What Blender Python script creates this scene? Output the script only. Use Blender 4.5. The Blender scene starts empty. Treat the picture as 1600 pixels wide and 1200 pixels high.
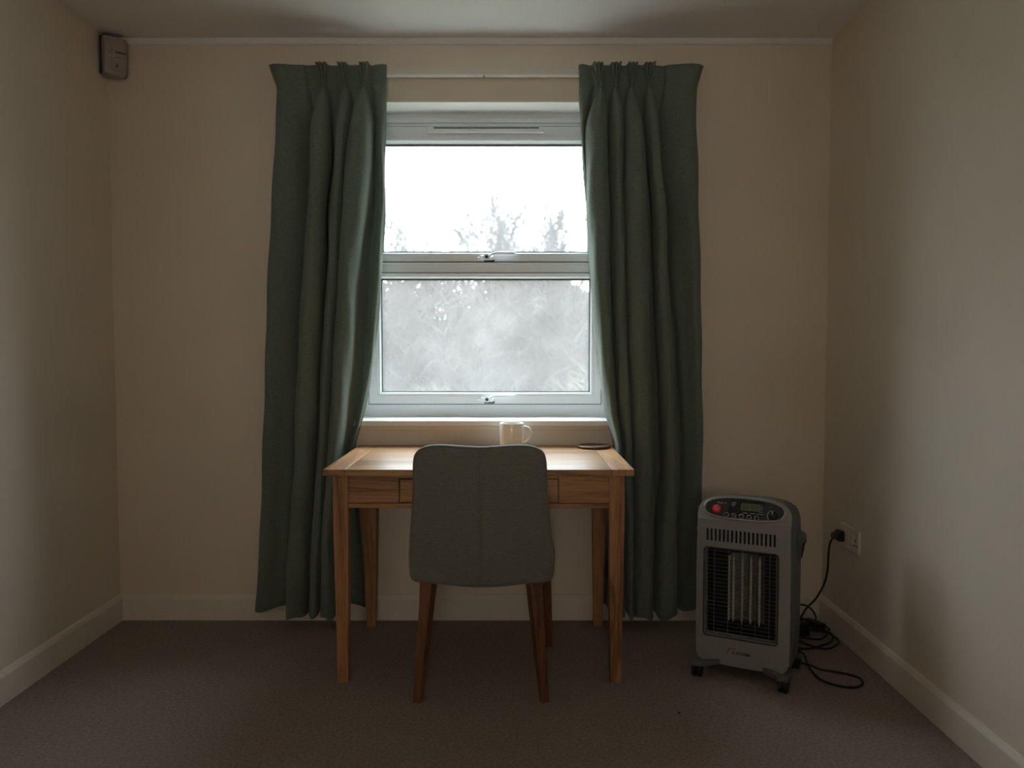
import bpy, bmesh, math, random
from mathutils import Vector, Matrix
random.seed(7)
PI = math.pi
S = bpy.context.scene
C = S.collection

# ------------------------------------------------------------ camera, sky, exposure
cam = bpy.data.cameras.new('camera')
cam.sensor_width = 36
cam.lens = 1290 * 36 / 1600
cam.clip_start = .05
cam.clip_end = 300
cam.dof.use_dof = True
cam.dof.focus_distance = 3.02
cam.dof.aperture_fstop = 2.2
camo = bpy.data.objects.new('camera', cam)
C.objects.link(camo)
camo.location = (0, 0, 1.2)
camo.rotation_euler = (PI / 2 - math.atan(63 / 1290), 0, 0)
S.camera = camo

SKY = 20.0
w = bpy.data.worlds.new('overcast_sky')
S.world = w
w.use_nodes = True
bg = w.node_tree.nodes['Background']
# standard overcast sky: three times as bright at the zenith as at the horizon
wt = w.node_tree
geo = wt.nodes.new('ShaderNodeTexCoord')
sep = wt.nodes.new('ShaderNodeSeparateXYZ')
mrw = wt.nodes.new('ShaderNodeMapRange')
mrw.inputs[1].default_value = 0
mrw.inputs[2].default_value = 1
mrw.inputs[3].default_value = SKY / 3
mrw.inputs[4].default_value = SKY
wt.links.new(geo.outputs['Generated'], sep.inputs[0])
wt.links.new(sep.outputs['Z'], mrw.inputs[0])
wt.links.new(mrw.outputs[0], bg.inputs[1])
bg.inputs[0].default_value = (.92, .965, 1.0, 1)

# daylight portal: only guides the sampling of the sky through the window opening
pl = bpy.data.lights.new('window_portal', 'AREA')
pl.shape = 'RECTANGLE'
pl.size = 1.16
pl.size_y = 1.36
po = bpy.data.objects.new('window_portal', pl)
C.objects.link(po)
po.location = (-.12, 3.87, 1.55)
po.rotation_euler = (-PI / 2, 0, 0)
pl.cycles.is_portal = True

# added hallway lamp, out of view: warm fill on the window wall through the doorway
ll = bpy.data.lights.new('hallway_fill_light', 'POINT')
ll.energy = 185
ll.color = (1.0, .90, .80)
ll.shadow_soft_size = .42
lo = bpy.data.objects.new('hallway_fill_light', ll)
C.objects.link(lo)
lo.location = (-.14, -4.2, 1.35)
ul = bpy.data.lights.new('ambient_fill_light', 'POINT')  # unseen lamp added for broad soft fill off the ceiling
ul.energy = 10
ul.color = (1.0, .90, .80)
ul.shadow_soft_size = .05
uo = bpy.data.objects.new('ambient_fill_light', ul)
C.objects.link(uo)
uo.location = (-.14, -1.3, 1.86)

S.view_settings.view_transform = 'Standard'
S.view_settings.look = 'None'
S.view_settings.exposure = 0.0
S.view_settings.gamma = 1
S.view_settings.use_curve_mapping = False
S.cycles.use_denoising = True
S.cycles.max_bounces = 14
S.cycles.diffuse_bounces = 10
S.cycles.glossy_bounces = 4
S.cycles.transparent_max_bounces = 16

# ------------------------------------------------------------ materials
def nmat(name, col, rough=.6, metal=0.0, spec=.5):
    m = bpy.data.materials.new(name)
    m.use_nodes = True
    b = m.node_tree.nodes['Principled BSDF']
    b.inputs['Base Color'].default_value = (*col, 1)
    b.inputs['Roughness'].default_value = rough
    b.inputs['Metallic'].default_value = metal
    b.inputs['Specular IOR Level'].default_value = spec
    return m, m.node_tree, b

def N(t, kind, **kw):
    n = t.nodes.new(kind)
    for k, v in kw.items():
        setattr(n, k, v)
    return n

def noise_mat(name, c1, c2, scale=40, rough=.7, bump=.1, bscale=None, stretch=(1, 1, 1), metal=0, spec=.4, bdist=.002, detail=4):
    """two close tones mixed by noise, with fine relief"""
    m, t, b = nmat(name, c1, rough, metal, spec)
    tc = N(t, 'ShaderNodeTexCoord')
    mp = N(t, 'ShaderNodeMapping')
    mp.inputs['Scale'].default_value = stretch
    t.links.new(tc.outputs['Object'], mp.inputs[0])
    no = N(t, 'ShaderNodeTexNoise')
    no.inputs['Scale'].default_value = scale
    no.inputs['Detail'].default_value = detail
    t.links.new(mp.outputs[0], no.inputs['Vector'])
    r = N(t, 'ShaderNodeValToRGB')
    r.color_ramp.elements[0].position = .3
    r.color_ramp.elements[1].position = .7
    r.color_ramp.elements[0].color = (*c1, 1)
    r.color_ramp.elements[1].color = (*c2, 1)
    t.links.new(no.outputs[0], r.inputs[0])
    t.links.new(r.outputs[0], b.inputs['Base Color'])
    if bump:
        n2 = N(t, 'ShaderNodeTexNoise')
        n2.inputs['Scale'].default_value = bscale or scale
        n2.inputs['Detail'].default_value = 3
        t.links.new(mp.outputs[0], n2.inputs['Vector'])
        bp = N(t, 'ShaderNodeBump')
        bp.inputs['Strength'].default_value = bump
        bp.inputs['Distance'].default_value = bdist
        t.links.new(n2.outputs[0], bp.inputs['Height'])
        t.links.new(bp.outputs[0], b.inputs['Normal'])
    return m

def wood(name, dark, mid, light, axis=0, rough=.45, scale=1.0, seed=0.0):
    """grain lines stretched along one axis"""
    m, t, b = nmat(name, mid, rough, 0, .5)
    tc = N(t, 'ShaderNodeTexCoord')
    mp = N(t, 'ShaderNodeMapping')
    st = [7.0, 7.0, 7.0]
    st[axis] = .55
    mp.inputs['Scale'].default_value = [s * scale for s in st]
    mp.inputs['Location'].default_value = (seed, seed * .7, seed * 1.3)
    t.links.new(tc.outputs['Object'], mp.inputs[0])
    n1 = N(t, 'ShaderNodeTexNoise')
    n1.inputs['Scale'].default_value = 1.6
    n1.inputs['Detail'].default_value = 6
    n1.inputs['Roughness'].default_value = .62
    n1.inputs['Distortion'].default_value = .9
    t.links.new(mp.outputs[0], n1.inputs['Vector'])
    mu = N(t, 'ShaderNodeMath', operation='MULTIPLY')
    mu.inputs[1].default_value = 5.0
    t.links.new(n1.outputs[0], mu.inputs[0])
    fr = N(t, 'ShaderNodeMath', operation='PINGPONG')
    fr.inputs[1].default_value = 1.0
    t.links.new(mu.outputs[0], fr.inputs[0])
    r = N(t, 'ShaderNodeValToRGB')
    e = r.color_ramp.elements
    e[0].position = .0
    e[0].color = (*dark, 1)
    e[1].position = 1
    e[1].color = (*light, 1)
    k = e.new(.32)
    k.color = (*mid, 1)
    t.links.new(fr.outputs[0], r.inputs[0])
    # fine pores
    mp2 = N(t, 'ShaderNodeMapping')
    s2 = [260.0, 260.0, 260.0]
    s2[axis] = 9
    mp2.inputs['Scale'].default_value = s2
    t.links.new(tc.outputs['Object'], mp2.inputs[0])
    n2 = N(t, 'ShaderNodeTexNoise')
    n2.inputs['Scale'].default_value = 1
    n2.inputs['Detail'].default_value = 2
    t.links.new(mp2.outputs[0], n2.inputs['Vector'])
    mx = N(t, 'ShaderNodeMix', data_type='RGBA', blend_type='MULTIPLY')
    mx.inputs[0].default_value = .55
    r2 = N(t, 'ShaderNodeValToRGB')
    r2.color_ramp.elements[0].position = .35
    r2.color_ramp.elements[0].color = (.45, .42, .4, 1)
    r2.color_ramp.elements[1].position = .55
    r2.color_ramp.elements[1].color = (1, 1, 1, 1)
    t.links.new(n2.outputs[0], r2.inputs[0])
    t.links.new(r.outputs[0], mx.inputs[6])
    t.links.new(r2.outputs[0], mx.inputs[7])
    t.links.new(mx.outputs[2], b.inputs['Base Color'])
    bp = N(t, 'ShaderNodeBump')
    bp.inputs['Strength'].default_value = .25
    bp.inputs['Distance'].default_value = .0006
    t.links.new(n2.outputs[0], bp.inputs['Height'])
    t.links.new(bp.outputs[0], b.inputs['Normal'])
    rr = N(t, 'ShaderNodeMapRange')
    rr.inputs[3].default_value = rough - .08
    rr.inputs[4].default_value = rough + .15
    t.links.new(n1.outputs[0], rr.inputs[0])
    t.links.new(rr.outputs[0], b.inputs['Roughness'])
    return m

def fabric(name, c1, c2, trans=0.0, weave=900, rough=.9):
    m, t, b = nmat(name, c1, rough, 0, .25)
    b.inputs['Sheen Weight'].default_value = .15
    tc = N(t, 'ShaderNodeTexCoord')
    outs = []
    for st in ((weave, weave, 60), (60, 60, weave)):
        mp = N(t, 'ShaderNodeMapping')
        mp.inputs['Scale'].default_value = st
        t.links.new(tc.outputs['Object'], mp.inputs[0])
        no = N(t, 'ShaderNodeTexNoise')
        no.inputs['Scale'].default_value = 1
        no.inputs['Detail'].default_value = 2
        t.links.new(mp.outputs[0], no.inputs['Vector'])
        outs.append(no.outputs[0])
    ad = N(t, 'ShaderNodeMath', operation='ADD')
    t.links.new(outs[0], ad.inputs[0])
    t.links.new(outs[1], ad.inputs[1])
    r = N(t, 'ShaderNodeMapRange')
    r.inputs[1].default_value = .75
    r.inputs[2].default_value = 1.25
    t.links.new(ad.outputs[0], r.inputs[0])
    mx = N(t, 'ShaderNodeMix', data_type='RGBA')
    mx.inputs[6].default_value = (*c1, 1)
    mx.inputs[7].default_value = (*c2, 1)
    t.links.new(r.outputs[0], mx.inputs[0])
    t.links.new(mx.outputs[2], b.inputs['Base Color'])
    bp = N(t, 'ShaderNodeBump')
    bp.inputs['Strength'].default_value = .35
    bp.inputs['Distance'].default_value = .0006
    t.links.new(ad.outputs[0], bp.inputs['Height'])
    t.links.new(bp.outputs[0], b.inputs['Normal'])
    if trans:
        tr = N(t, 'ShaderNodeBsdfTranslucent')
        tr.inputs[0].default_value = (.30, .55, .48, 1)
        ms = N(t, 'ShaderNodeMixShader')
        ms.inputs[0].default_value = trans
        out = t.nodes['Material Output']
        t.links.new(b.outputs[0], ms.inputs[1])
        t.links.new(tr.outputs[0], ms.inputs[2])
        t.links.new(ms.outputs[0], out.inputs[0])
    return m

M = {}
M['wall'] = noise_mat('wall_paint', (.705, .645, .555), (.74, .68, .59), 3, .85, .25, 170, bdist=.0015)
M['side'] = M['wall']
M['ceiling'] = noise_mat('ceiling_paint', (.76, .755, .76), (.79, .785, .79), 4, .9, .2, 150, bdist=.0015)
M['trim'] = noise_mat('trim_paint', (.70, .66, .60), (.74, .70, .64), 12, .5, .1, 60)
M['carpet'] = noise_mat('carpet', (.28, .235, .21), (.43, .365, .33), 95, .98, 1.0, 420, spec=.1, bdist=.006, detail=6)
M['upvc'] = noise_mat('white_upvc', (.76, .82, .86), (.78, .84, .88), 8, .3, .03, 50)
M['sill'] = noise_mat('sill_gloss', (.80, .80, .78), (.83, .83, .81), 10, .3, .05, 60)
M['gasket'] = nmat('black_gasket', (.02, .03, .03), .6)[0]
M['dark_hole'] = nmat('dark_recess', (.008, .008, .009), .8)[0]
M['oak_x'] = wood('oak_grain_across', (.17, .072, .024), (.36, .175, .067), (.47, .245, .10), 0, .42, 1.0, 0)
M['oak_z'] = wood('oak_grain_upright', (.17, .072, .024), (.35, .17, .065), (.45, .235, .095), 2, .45, 1.0, 3)
M['oak_top'] = wood('oak_grain_polished_top', (.19, .085, .03), (.37, .19, .08), (.45, .25, .11), 0, .30, 1.0, 8)
M['oak_y'] = wood('oak_grain_endboard', (.21, .09, .03), (.40, .20, .08), (.52, .28, .12), 1, .42, 1.0, 5)
M['walnut_z'] = wood('walnut_leg', (.06, .022, .009), (.155, .06, .024), (.21, .085, .035), 2, .42, 1.3, 1)
M['coaster'] = wood('coaster_wood', (.035, .014, .007), (.085, .035, .016), (.12, .05, .024), 0, .4, 2, 2)
M['curtain'] = fabric('curtain_cloth', (.112, .146, .124), (.198, .240, .207), .12, 700)
M['chair_cloth'] = fabric('chair_cloth', (.125, .128, .108), (.205, .208, .18), 0, 800)
M['thread'] = nmat('stitch_thread', (.10, .108, .085), .8)[0]
M['ceramic'] = nmat('white_ceramic', (.86, .85, .82), .12, 0, .6)[0]
M['silver'] = noise_mat('silver_plastic', (.30, .305, .31), (.34, .345, .35), 300, .33, .05, 500, metal=.35)
M['grey_shell'] = noise_mat('grey_plastic_shell', (.10, .105, .12), (.12, .125, .14), 200, .45, .08, 500)
M['panel_grey'] = noise_mat('panel_plastic', (.045, .046, .052), (.055, .056, .062), 200, .4, 0)
M['black'] = noise_mat('black_plastic', (.012, .012, .013), (.018, .018, .02), 200, .4, .05, 300)
M['rubber'] = noise_mat('cord_rubber', (.008, .008, .008), (.012, .012, .012), 200, .5, 0)
M['red'] = nmat('red_button', (.72, .03, .035), .25)[0]
M['chrome'] = nmat('chrome', (.75, .75, .75), .18, 1)[0]
M['wire'] = nmat('grille_wire', (.20, .20, .23), .4, .6)[0]
M['lcd'] = nmat('lcd_glass', (.13, .17, .10), .3)[0]
M['ink_white'] = nmat('white_print', (.75, .75, .75), .5)[0]
M['ink_black'] = nmat('black_print', (.01, .01, .01), .5)[0]
M['ink_red'] = nmat('red_print', (.30, .012, .01), .5)[0]
M['reflector'] = noise_mat('reflector_metal', (.13, .13, .13), (.24, .24, .24), 60, .45, .3, 60, metal=.6)
M['tube'] = noise_mat('quartz_tube', (.48, .45, .40), (.62, .58, .53), 60, .35, .1, 90)
M['socket'] = nmat('white_socket_plastic', (.80, .74, .72), .3)[0]
M['sensor'] = nmat('sensor_plastic', (.36, .325, .315), .4)[0]
M['bark'] = noise_mat('tree_bark', (.028, .026, .027), (.042, .039, .040), 8, .95, .2, 20)
M['twig'] = noise_mat('thicket_twigs', (.020, .0165, .0155), (.046, .039, .036), .6, .95, 0)
M['leaf'] = noise_mat('thicket_leaves', (.020, .022, .014), (.036, .037, .024), .5, .9, 0)
M['grass'] = noise_mat('outside_grass', (.09, .10, .06), (.14, .135, .085), .4, .95, 0)
M['hill'] = noise_mat('hillside_scrub', (.016, .014, .012), (.040, .034, .030), 2.5, .95, .6, 6)
M['outer'] = noise_mat('outside_render', (.5, .47, .42), (.56, .53, .48), 5, .9, .1, 40)
M['crumb'] = nmat('dark_crumb', (.015, .012, .01), .9)[0]
M['lampshade'] = nmat('lampshade', (.8, .74, .62), .8)[0]

def glass(name, fog, rough_fog, drops):
    m = bpy.data.materials.new(name)
    m.use_nodes = True
    t = m.node_tree
    t.nodes.clear()
    out = N(t, 'ShaderNodeOutputMaterial')
    tp = N(t, 'ShaderNodeBsdfTransparent')
    tp.inputs[0].default_value = (.93, .96, .96, 1)
    tl = N(t, 'ShaderNodeBsdfTranslucent')
    tl.inputs[0].default_value = (.93, .93, .95, 1)
    gl = N(t, 'ShaderNodeBsdfGlossy')
    gl.inputs['Roughness'].default_value = rough_fog
    tc = N(t, 'ShaderNodeTexCoord')
    n1 = N(t, 'ShaderNodeTexNoise')
    n1.inputs['Scale'].default_value = 4
    n1.inputs['Detail'].default_value = 8
    n1.inputs['Roughness'].default_value = .65
    t.links.new(tc.outputs['Object'], n1.inputs['Vector'])
    mr = N(t, 'ShaderNodeMapRange')
    mr.inputs[1].default_value = .3
    mr.inputs[2].default_value = .7
    mr.inputs[3].default_value = fog * .72
    mr.inputs[4].default_value = fog * 1.28
    t.links.new(n1.outputs[0], mr.inputs[0])
    # small droplets
    vo = N(t, 'ShaderNodeTexVoronoi')
    vo.inputs['Scale'].default_value = 110
    t.links.new(tc.outputs['Object'], vo.inputs['Vector'])
    n2 = N(t, 'ShaderNodeTexNoise')
    n2.inputs['Scale'].default_value = 9
    t.links.new(tc.outputs['Object'], n2.inputs['Vector'])
    th = N(t, 'ShaderNodeMapRange')
    th.inputs[1].default_value = .45
    th.inputs[2].default_value = .72
    th.inputs[3].default_value = .0
    th.inputs[4].default_value = .32
    t.links.new(n2.outputs[0], th.inputs[0])
    lt = N(t, 'ShaderNodeMath', operation='LESS_THAN')
    t.links.new(vo.outputs['Distance'], lt.inputs[0])
    t.links.new(th.outputs[0], lt.inputs[1])
    mu = N(t, 'ShaderNodeMath', operation='MULTIPLY')
    mu.inputs[1].default_value = drops
    t.links.new(lt.outputs[0], mu.inputs[0])
    ad = N(t, 'ShaderNodeMath', operation='ADD')
    ad.use_clamp = True
    t.links.new(mr.outputs[0], ad.inputs[0])
    t.links.new(mu.outputs[0], ad.inputs[1])
    ms = N(t, 'ShaderNodeMixShader')
    t.links.new(ad.outputs[0], ms.inputs[0])
    t.links.new(tp.outputs[0], ms.inputs[1])
    t.links.new(tl.outputs[0], ms.inputs[2])
    m2 = N(t, 'ShaderNodeMixShader')
    m2.inputs[0].default_value = .025
    t.links.new(ms.outputs[0], m2.inputs[1])
    t.links.new(gl.outputs[0], m2.inputs[2])
    t.links.new(m2.outputs[0], out.inputs[0])
    return m
M['glass_clear'] = glass('window_glass_upper', .045, .05, .01)
M['glass_mist'] = glass('window_glass_misted', .052, .4, .07)

# ------------------------------------------------------------ helpers
def smooth(me, on=True):
    for p in me.polygons:
        p.use_smooth = on

def link(name, me, parent=None, kind=None, label=None, cat=None, group=None):
    o = bpy.data.objects.new(name, me)
    C.objects.link(o)
    if parent is not None:
        o.parent = parent
    props(o, label, cat, group, kind)
    return o

def props(o, label=None, cat=None, group=None, kind=None):
    if label:
        o['label'] = label
    if cat:
        o['category'] = cat
    if group:
        o['group'] = group
    if kind:
        o['kind'] = kind

def obj(name, bm, m, parent=None, kind=None, label=None, cat=None, group=None, sm=False):
    me = bpy.data.meshes.new(name)
    bmesh.ops.recalc_face_normals(bm, faces=bm.faces)
    bm.to_mesh(me)
    bm.free()
    me.materials.append(M[m] if isinstance(m, str) else m)
    if sm:
        smooth(me)
    return link(name, me, parent, kind, label, cat, group)

def empty(name, loc, rz=0, label=None, cat=None, group=None):
    o = bpy.data.objects.new(name, None)
    o.empty_display_size = .1
    C.objects.link(o)
    o.location = loc
    o.rotation_euler = (0, 0, rz)
    props(o, label, cat, group)
    return o

def box(x0, x1, y0, y1, z0, z1, bev=0.0, seg=2, bm=None):
    b = bmesh.new()
    vs = [b.verts.new(p) for p in ((x0, y0, z0), (x1, y0, z0), (x1, y1, z0), (x0, y1, z0),
                                   (x0, y0, z1), (x1, y0, z1), (x1, y1, z1), (x0, y1, z1))]
    for f in ((3, 2, 1, 0), (4, 5, 6, 7), (0, 1, 5, 4), (1, 2, 6, 5), (2, 3, 7, 6), (3, 0, 4, 7)):
        b.faces.new([vs[i] for i in f])
    if bev:
        bmesh.ops.bevel(b, geom=b.edges[:] + b.verts[:], offset=bev, segments=seg, profile=.5, affect='EDGES')
    if bm is None:
        return b
    return join(bm, b)

def join(a, b):
    mp = {}
    for v in b.verts:
        mp[v.index] = None
    b.verts.index_update()
    nv = [a.verts.new(v.co) for v in b.verts]
    for f in b.faces:
        try:
            a.faces.new([nv[v.index] for v in f.verts])
        except ValueError:
            pass
    b.free()
    return a

def loft(rings, closed=True, cap=True):
    """rings: lists of points, same length"""
    b = bmesh.new()
    vv = [[b.verts.new(p) for p in r] for r in rings]
    n = len(rings[0])
    for i in range(len(vv) - 1):
        for j in range(n if closed else n - 1):
            k = (j + 1) % n
            b.faces.new((vv[i][j], vv[i][k], vv[i + 1][k], vv[i + 1][j]))
    if cap:
        b.faces.new(vv[0][::-1])
        b.faces.new(vv[-1])
    return b

def tube(pts, r, n=8, cap=True, closed=False):
    pts = [Vector(p) for p in pts]
    rings = []
    up = None
    L = len(pts)
    for i, p in enumerate(pts):
        if closed:
            d = pts[(i + 1) % L] - pts[i - 1]
        else:
            d = pts[min(i + 1, L - 1)] - pts[max(i - 1, 0)]
        d.normalize()
        if up is None:
            up = Vector((0, 0, 1)) if abs(d.z) < .9 else Vector((1, 0, 0))
        s = d.cross(up).normalized()
        up = s.cross(d).normalized()
        rr = r[i] if isinstance(r, (list, tuple)) else r
        rings.append([p + s * math.cos(a) * rr + up * math.sin(a) * rr for a in [2 * PI * k / n for k in range(n)]])
    if closed:
        rings.append(rings[0])
        b = loft(rings, True, False)
        bmesh.ops.remove_doubles(b, verts=b.verts, dist=1e-6)
        return b
    return loft(rings, True, cap)

def catmull(pts, sub=6, closed=False):
    pts = [Vector(p) for p in pts]
    n = len(pts)
    out = []
    rng = range(n) if closed else range(n - 1)
    for i in rng:
        if closed:
            a, b, c, d = pts[i - 1], pts[i], pts[(i + 1) % n], pts[(i + 2) % n]
        else:
            a, b, c, d = pts[max(i - 1, 0)], pts[i], pts[i + 1], pts[min(i + 2, n - 1)]
        for k in range(sub):
            t = k / sub
            out.append(.5 * ((2 * b) + (c - a) * t + (2 * a - 5 * b + 4 * c - d) * t * t + (3 * b - a - 3 * c + d) * t ** 3))
    if not closed:
        out.append(pts[-1])
    return out

def lathe(prof, n=40, cx=0, cy=0, cz=0):
    return loft([[(cx + r * math.cos(2 * PI * k / n), cy + r * math.sin(2 * PI * k / n), cz + z) for k in range(n)] for r, z in prof], True, True)

def rrect(x0, x1, y0, y1, r, n=6):
    pts = []
    for cx, cy, a0 in ((x1 - r, y1 - r, 0), (x0 + r, y1 - r, PI / 2), (x0 + r, y0 + r, PI), (x1 - r, y0 + r, 1.5 * PI)):
        for k in range(n + 1):
            a = a0 + k * PI / 2 / n
            pts.append((cx + r * math.cos(a), cy + r * math.sin(a)))
    return pts

def plate(outer, holes, thick, bevel, mat4):
    """flat plate with holes cut from 2D outlines (curve fill), moved by mat4"""
    cu = bpy.data.curves.new('tmp', 'CURVE')
    cu.dimensions = '2D'
    cu.fill_mode = 'BOTH'
    cu.extrude = thick / 2 - bevel
    cu.bevel_depth = bevel
    cu.bevel_resolution = 2
    for pts in [outer] + holes:
        sp = cu.splines.new('POLY')
        sp.points.add(len(pts) - 1)
        for i, p in enumerate(pts):
            sp.points[i].co = (p[0], p[1], 0, 1)
        sp.use_cyclic_u = True
    o = bpy.data.objects.new('tmp', cu)
    C.objects.link(o)
    dg = bpy.context.evaluated_depsgraph_get()
    dg.update()
    me = bpy.data.meshes.new_from_object(o.evaluated_get(dg))
    bpy.data.objects.remove(o)
    bpy.data.curves.remove(cu)
    me.transform(mat4)
    b = bmesh.new()
    b.from_mesh(me)
    bpy.data.meshes.remove(me)
    bmesh.ops.remove_doubles(b, verts=b.verts, dist=1e-6)
    return b

def text_bm(body, size, mat4, shear=0, thick=.0003, bold=.0):
    cu = bpy.data.curves.new('tmp', 'FONT')
    cu.body = body
    cu.size = size
    cu.shear = shear
    cu.extrude = thick
    cu.offset = bold
    cu.align_x = 'LEFT'
    o = bpy.data.objects.new('tmp', cu)
    C.objects.link(o)
    dg = bpy.context.evaluated_depsgraph_get()
    dg.update()
    me = bpy.data.meshes.new_from_object(o.evaluated_get(dg))
    bpy.data.objects.remove(o)
    me.transform(mat4)
    b = bmesh.new()
    b.from_mesh(me)
    return b

# ------------------------------------------------------------ room shell
XL, XR, YB, ZC = -1.705, 1.348, 3.545, 2.485
YR = -1.7
OX0, OX1, OZ0, OZ1 = -.70, .46, .85, 2.224
TH = .30
obj('floor', box(XL - .1, XR + .1, YR - .13, YB + .02, -.1, 0), 'carpet', kind='structure', label='beige brown short pile fitted carpet')
obj('ceiling', box(XL - .1, XR + .1, YR - .1, YB + .02, ZC, ZC + .1), 'ceiling', kind='structure', label='off white painted ceiling')
obj('wall_left', box(XL - .12, XL, YR - .1, YB + TH, -.1, ZC + .1), 'side', kind='structure', label='cream painted side wall on the left')
obj('wall_right', box(XR, XR + .12, YR - .1, YB + TH, -.1, ZC + .1), 'side', kind='structure', label='cream painted side wall on the right')
DX_0, DX_1, DZ_ = -.46, .18, 2.05  # unseen doorway added to narrow the fill lamp's light into a soft pool
b = bmesh.new()
box(XL - .1, DX_0, YR - .12, YR, -.1, ZC + .1, bm=b)
box(DX_1, XR + .1, YR - .12, YR, -.1, ZC + .1, bm=b)
box(DX_0, DX_1, YR - .12, YR, DZ_, ZC + .1, bm=b)
for nm, q in (('floor', (-1.0, .9, YR - 3.6, YR - .13, -.1, 0)), ('ceiling', (-1.0, .9, YR - 3.6, YR - .12, 2.45, 2.5)), ('wall_left', (-1.05, -.95, YR - 3.6, YR - .12, 0, 2.45)),
              ('wall_right', (.85, .95, YR - 3.6, YR - .12, 0, 2.45)), ('wall_rear', (-1.0, .9, YR - 3.6, YR - 3.5, 0, 2.45))):
    obj(nm, box(*q), 'carpet' if nm == 'floor' else 'wall', kind='structure', label='added unseen hallway ' + nm.split('_')[0] + ' behind the viewpoint')  # hallway added out of view to hold the fill lamp
b2 = bmesh.new()
for q in ((DX_0 - .07, DX_0, YR - .13, YR + .015, 0, DZ_ + .07), (DX_1, DX_1 + .07, YR - .13, YR + .015, 0, DZ_ + .07), (DX_0, DX_1, YR - .13, YR + .015, DZ_, DZ_ + .07)):
    box(*q, .004, bm=b2)
obj('trim_3', b2, 'trim', kind='structure', label='added unseen door frame behind the viewpoint')
obj('wall_rear', b, 'wall', kind='structure', label='cream painted wall behind the viewpoint')
b = bmesh.new()
box(XL - .1, OX0, YB, YB + TH, -.1, ZC + .1, bm=b)
box(OX1, XR + .1, YB, YB + TH, -.1, ZC + .1, bm=b)
box(OX0, OX1, YB, YB + TH, -.1, OZ0, bm=b)
box(OX0, OX1, YB, YB + TH, OZ1, ZC + .1, bm=b)
bmesh.ops.remove_doubles(b, verts=b.verts, dist=1e-5)
obj('wall_back', b, 'wall', kind='structure', label='cream painted wall with the window opening')

# white lining of the reveal (top and sides)
b = bmesh.new()
box(OX0, OX1, YB + .001, YB + .18, OZ1 - .004, OZ1 + .001, bm=b)
box(OX0 - .001, OX0 + .004, YB + .001, YB + .18, OZ0, OZ1, bm=b)
box(OX1 - .004, OX1 + .001, YB + .001, YB + .18, OZ0, OZ1, bm=b)
obj('trim_2', b, 'sill', kind='structure', label='white painted reveal around the window')
obj('trim_1', box(XL, XR, YB - .012, YB, ZC - .028, ZC, .004), 'ceiling', kind='structure', label='narrow pale strip where back wall meets ceiling')

def skirting(name, p0, p1, nrm, label):
    """moulded skirting board: profile swept from p0 to p1, thickness towards nrm"""
    prof = [(0, 0), (.015, 0), (.015, .093), (.013, .098), (.008, .106), (.006, .110), (0, .112)]
    rings = []
    for p in (p0, p1):
        rings.append([(p[0] + nrm[0] * t, p[1] + nrm[1] * t, z) for t, z in prof])
    obj(name, loft(rings), 'trim', kind='structure', label=label)
skirting('baseboard_back', (XL, YB), (XR, YB), (0, -1), 'cream painted skirting board below the window wall')
skirting('baseboard_left', (XL, YR), (XL, YB - .015), (1, 0), 'cream painted skirting board on the left')
skirting('baseboard_right', (XR, YR), (XR, YB - .015), (-1, 0), 'cream painted skirting board on the right')

# ------------------------------------------------------------ window
win = empty('window_1', (0, 0, 0))
props(win, 'white plastic framed two pane window with fogged glass', None, None, 'structure')
FY, FB = 3.715, 3.785
def frame_ring(x0, x1, z0, z1, wl, wr, wb, wt, y0, y1, bev=.004):
    """picture-frame of four mitred members"""
    o = [(x0, z0), (x1, z0), (x1, z1), (x0, z1)]
    i = [(x0 + wl, z0 + wb), (x1 - wr, z0 + wb), (x1 - wr, z1 - wt), (x0 + wl, z1 - wt)]
    b = bmesh.new()
    for k in range(4):
        j = (k + 1) % 4
        q = [o[k], o[j], i[j], i[k]]
        f = [b.verts.new((x, y0, z)) for x, z in q]
        g = [b.verts.new((x, y1, z)) for x, z in q]
        b.faces.new(f)
        b.faces.new(g[::-1])
        for a in range(4):
            c = (a + 1) % 4
            if a in (1, 3):
                continue
            b.faces.new((f[a], g[a], g[c], f[c]))
    bmesh.ops.remove_doubles(b, verts=b.verts, dist=1e-6)
    return b
obj('window_frame', frame_ring(OX0, OX1, .862, 2.221, .058, .058, .066, .058, FY, FB), 'upvc', win)
# stepped inner lip of the outer frame
obj('frame_lip', frame_ring(OX0 + .045, OX1 - .045, .918, 2.170, .014, .014, .012, .010, FY - .006, FY + .02), 'upvc', win)
obj('transom', box(OX0 + .05, OX1 - .05, FY - .004, FB, 1.512, 1.570, .004), 'upvc', win)
obj('transom_rib', box(OX0 + .055, OX1 - .055, FY - .022, FY - .002, 1.553, 1.561, .003), 'upvc', win)

def slope_ring(x0, x1, z0, z1, wd, ya, yb):
    """sloping glazing bead: outer edge at ya, inner edge set back to yb"""
    o = [(x0, z0), (x1, z0), (x1, z1), (x0, z1)]
    i = [(x0 + wd, z0 + wd), (x1 - wd, z0 + wd), (x1 - wd, z1 - wd), (x0 + wd, z1 - wd)]
    b = bmesh.new()
    for k in range(4):
        j = (k + 1) % 4
        O = [b.verts.new((o[n][0], ya, o[n][1])) for n in (k, j)]
        I = [b.verts.new((i[n][0], yb, i[n][1])) for n in (k, j)]
        P = [b.verts.new((o[n][0], FY + .03, o[n][1])) for n in (k, j)]
        Q = [b.verts.new((i[n][0], FY + .03, i[n][1])) for n in (k, j)]
        b.faces.new((O[0], O[1], I[1], I[0]))
        b.faces.new((I[0], I[1], Q[1], Q[0]))
        b.faces.new((P[0], Q[0], Q[1], P[1]))
        b.faces.new((O[0], P[0], P[1], O[1]))
    bmesh.ops.remove_doubles(b, verts=b.verts, dist=1e-6)
    return b

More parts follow.
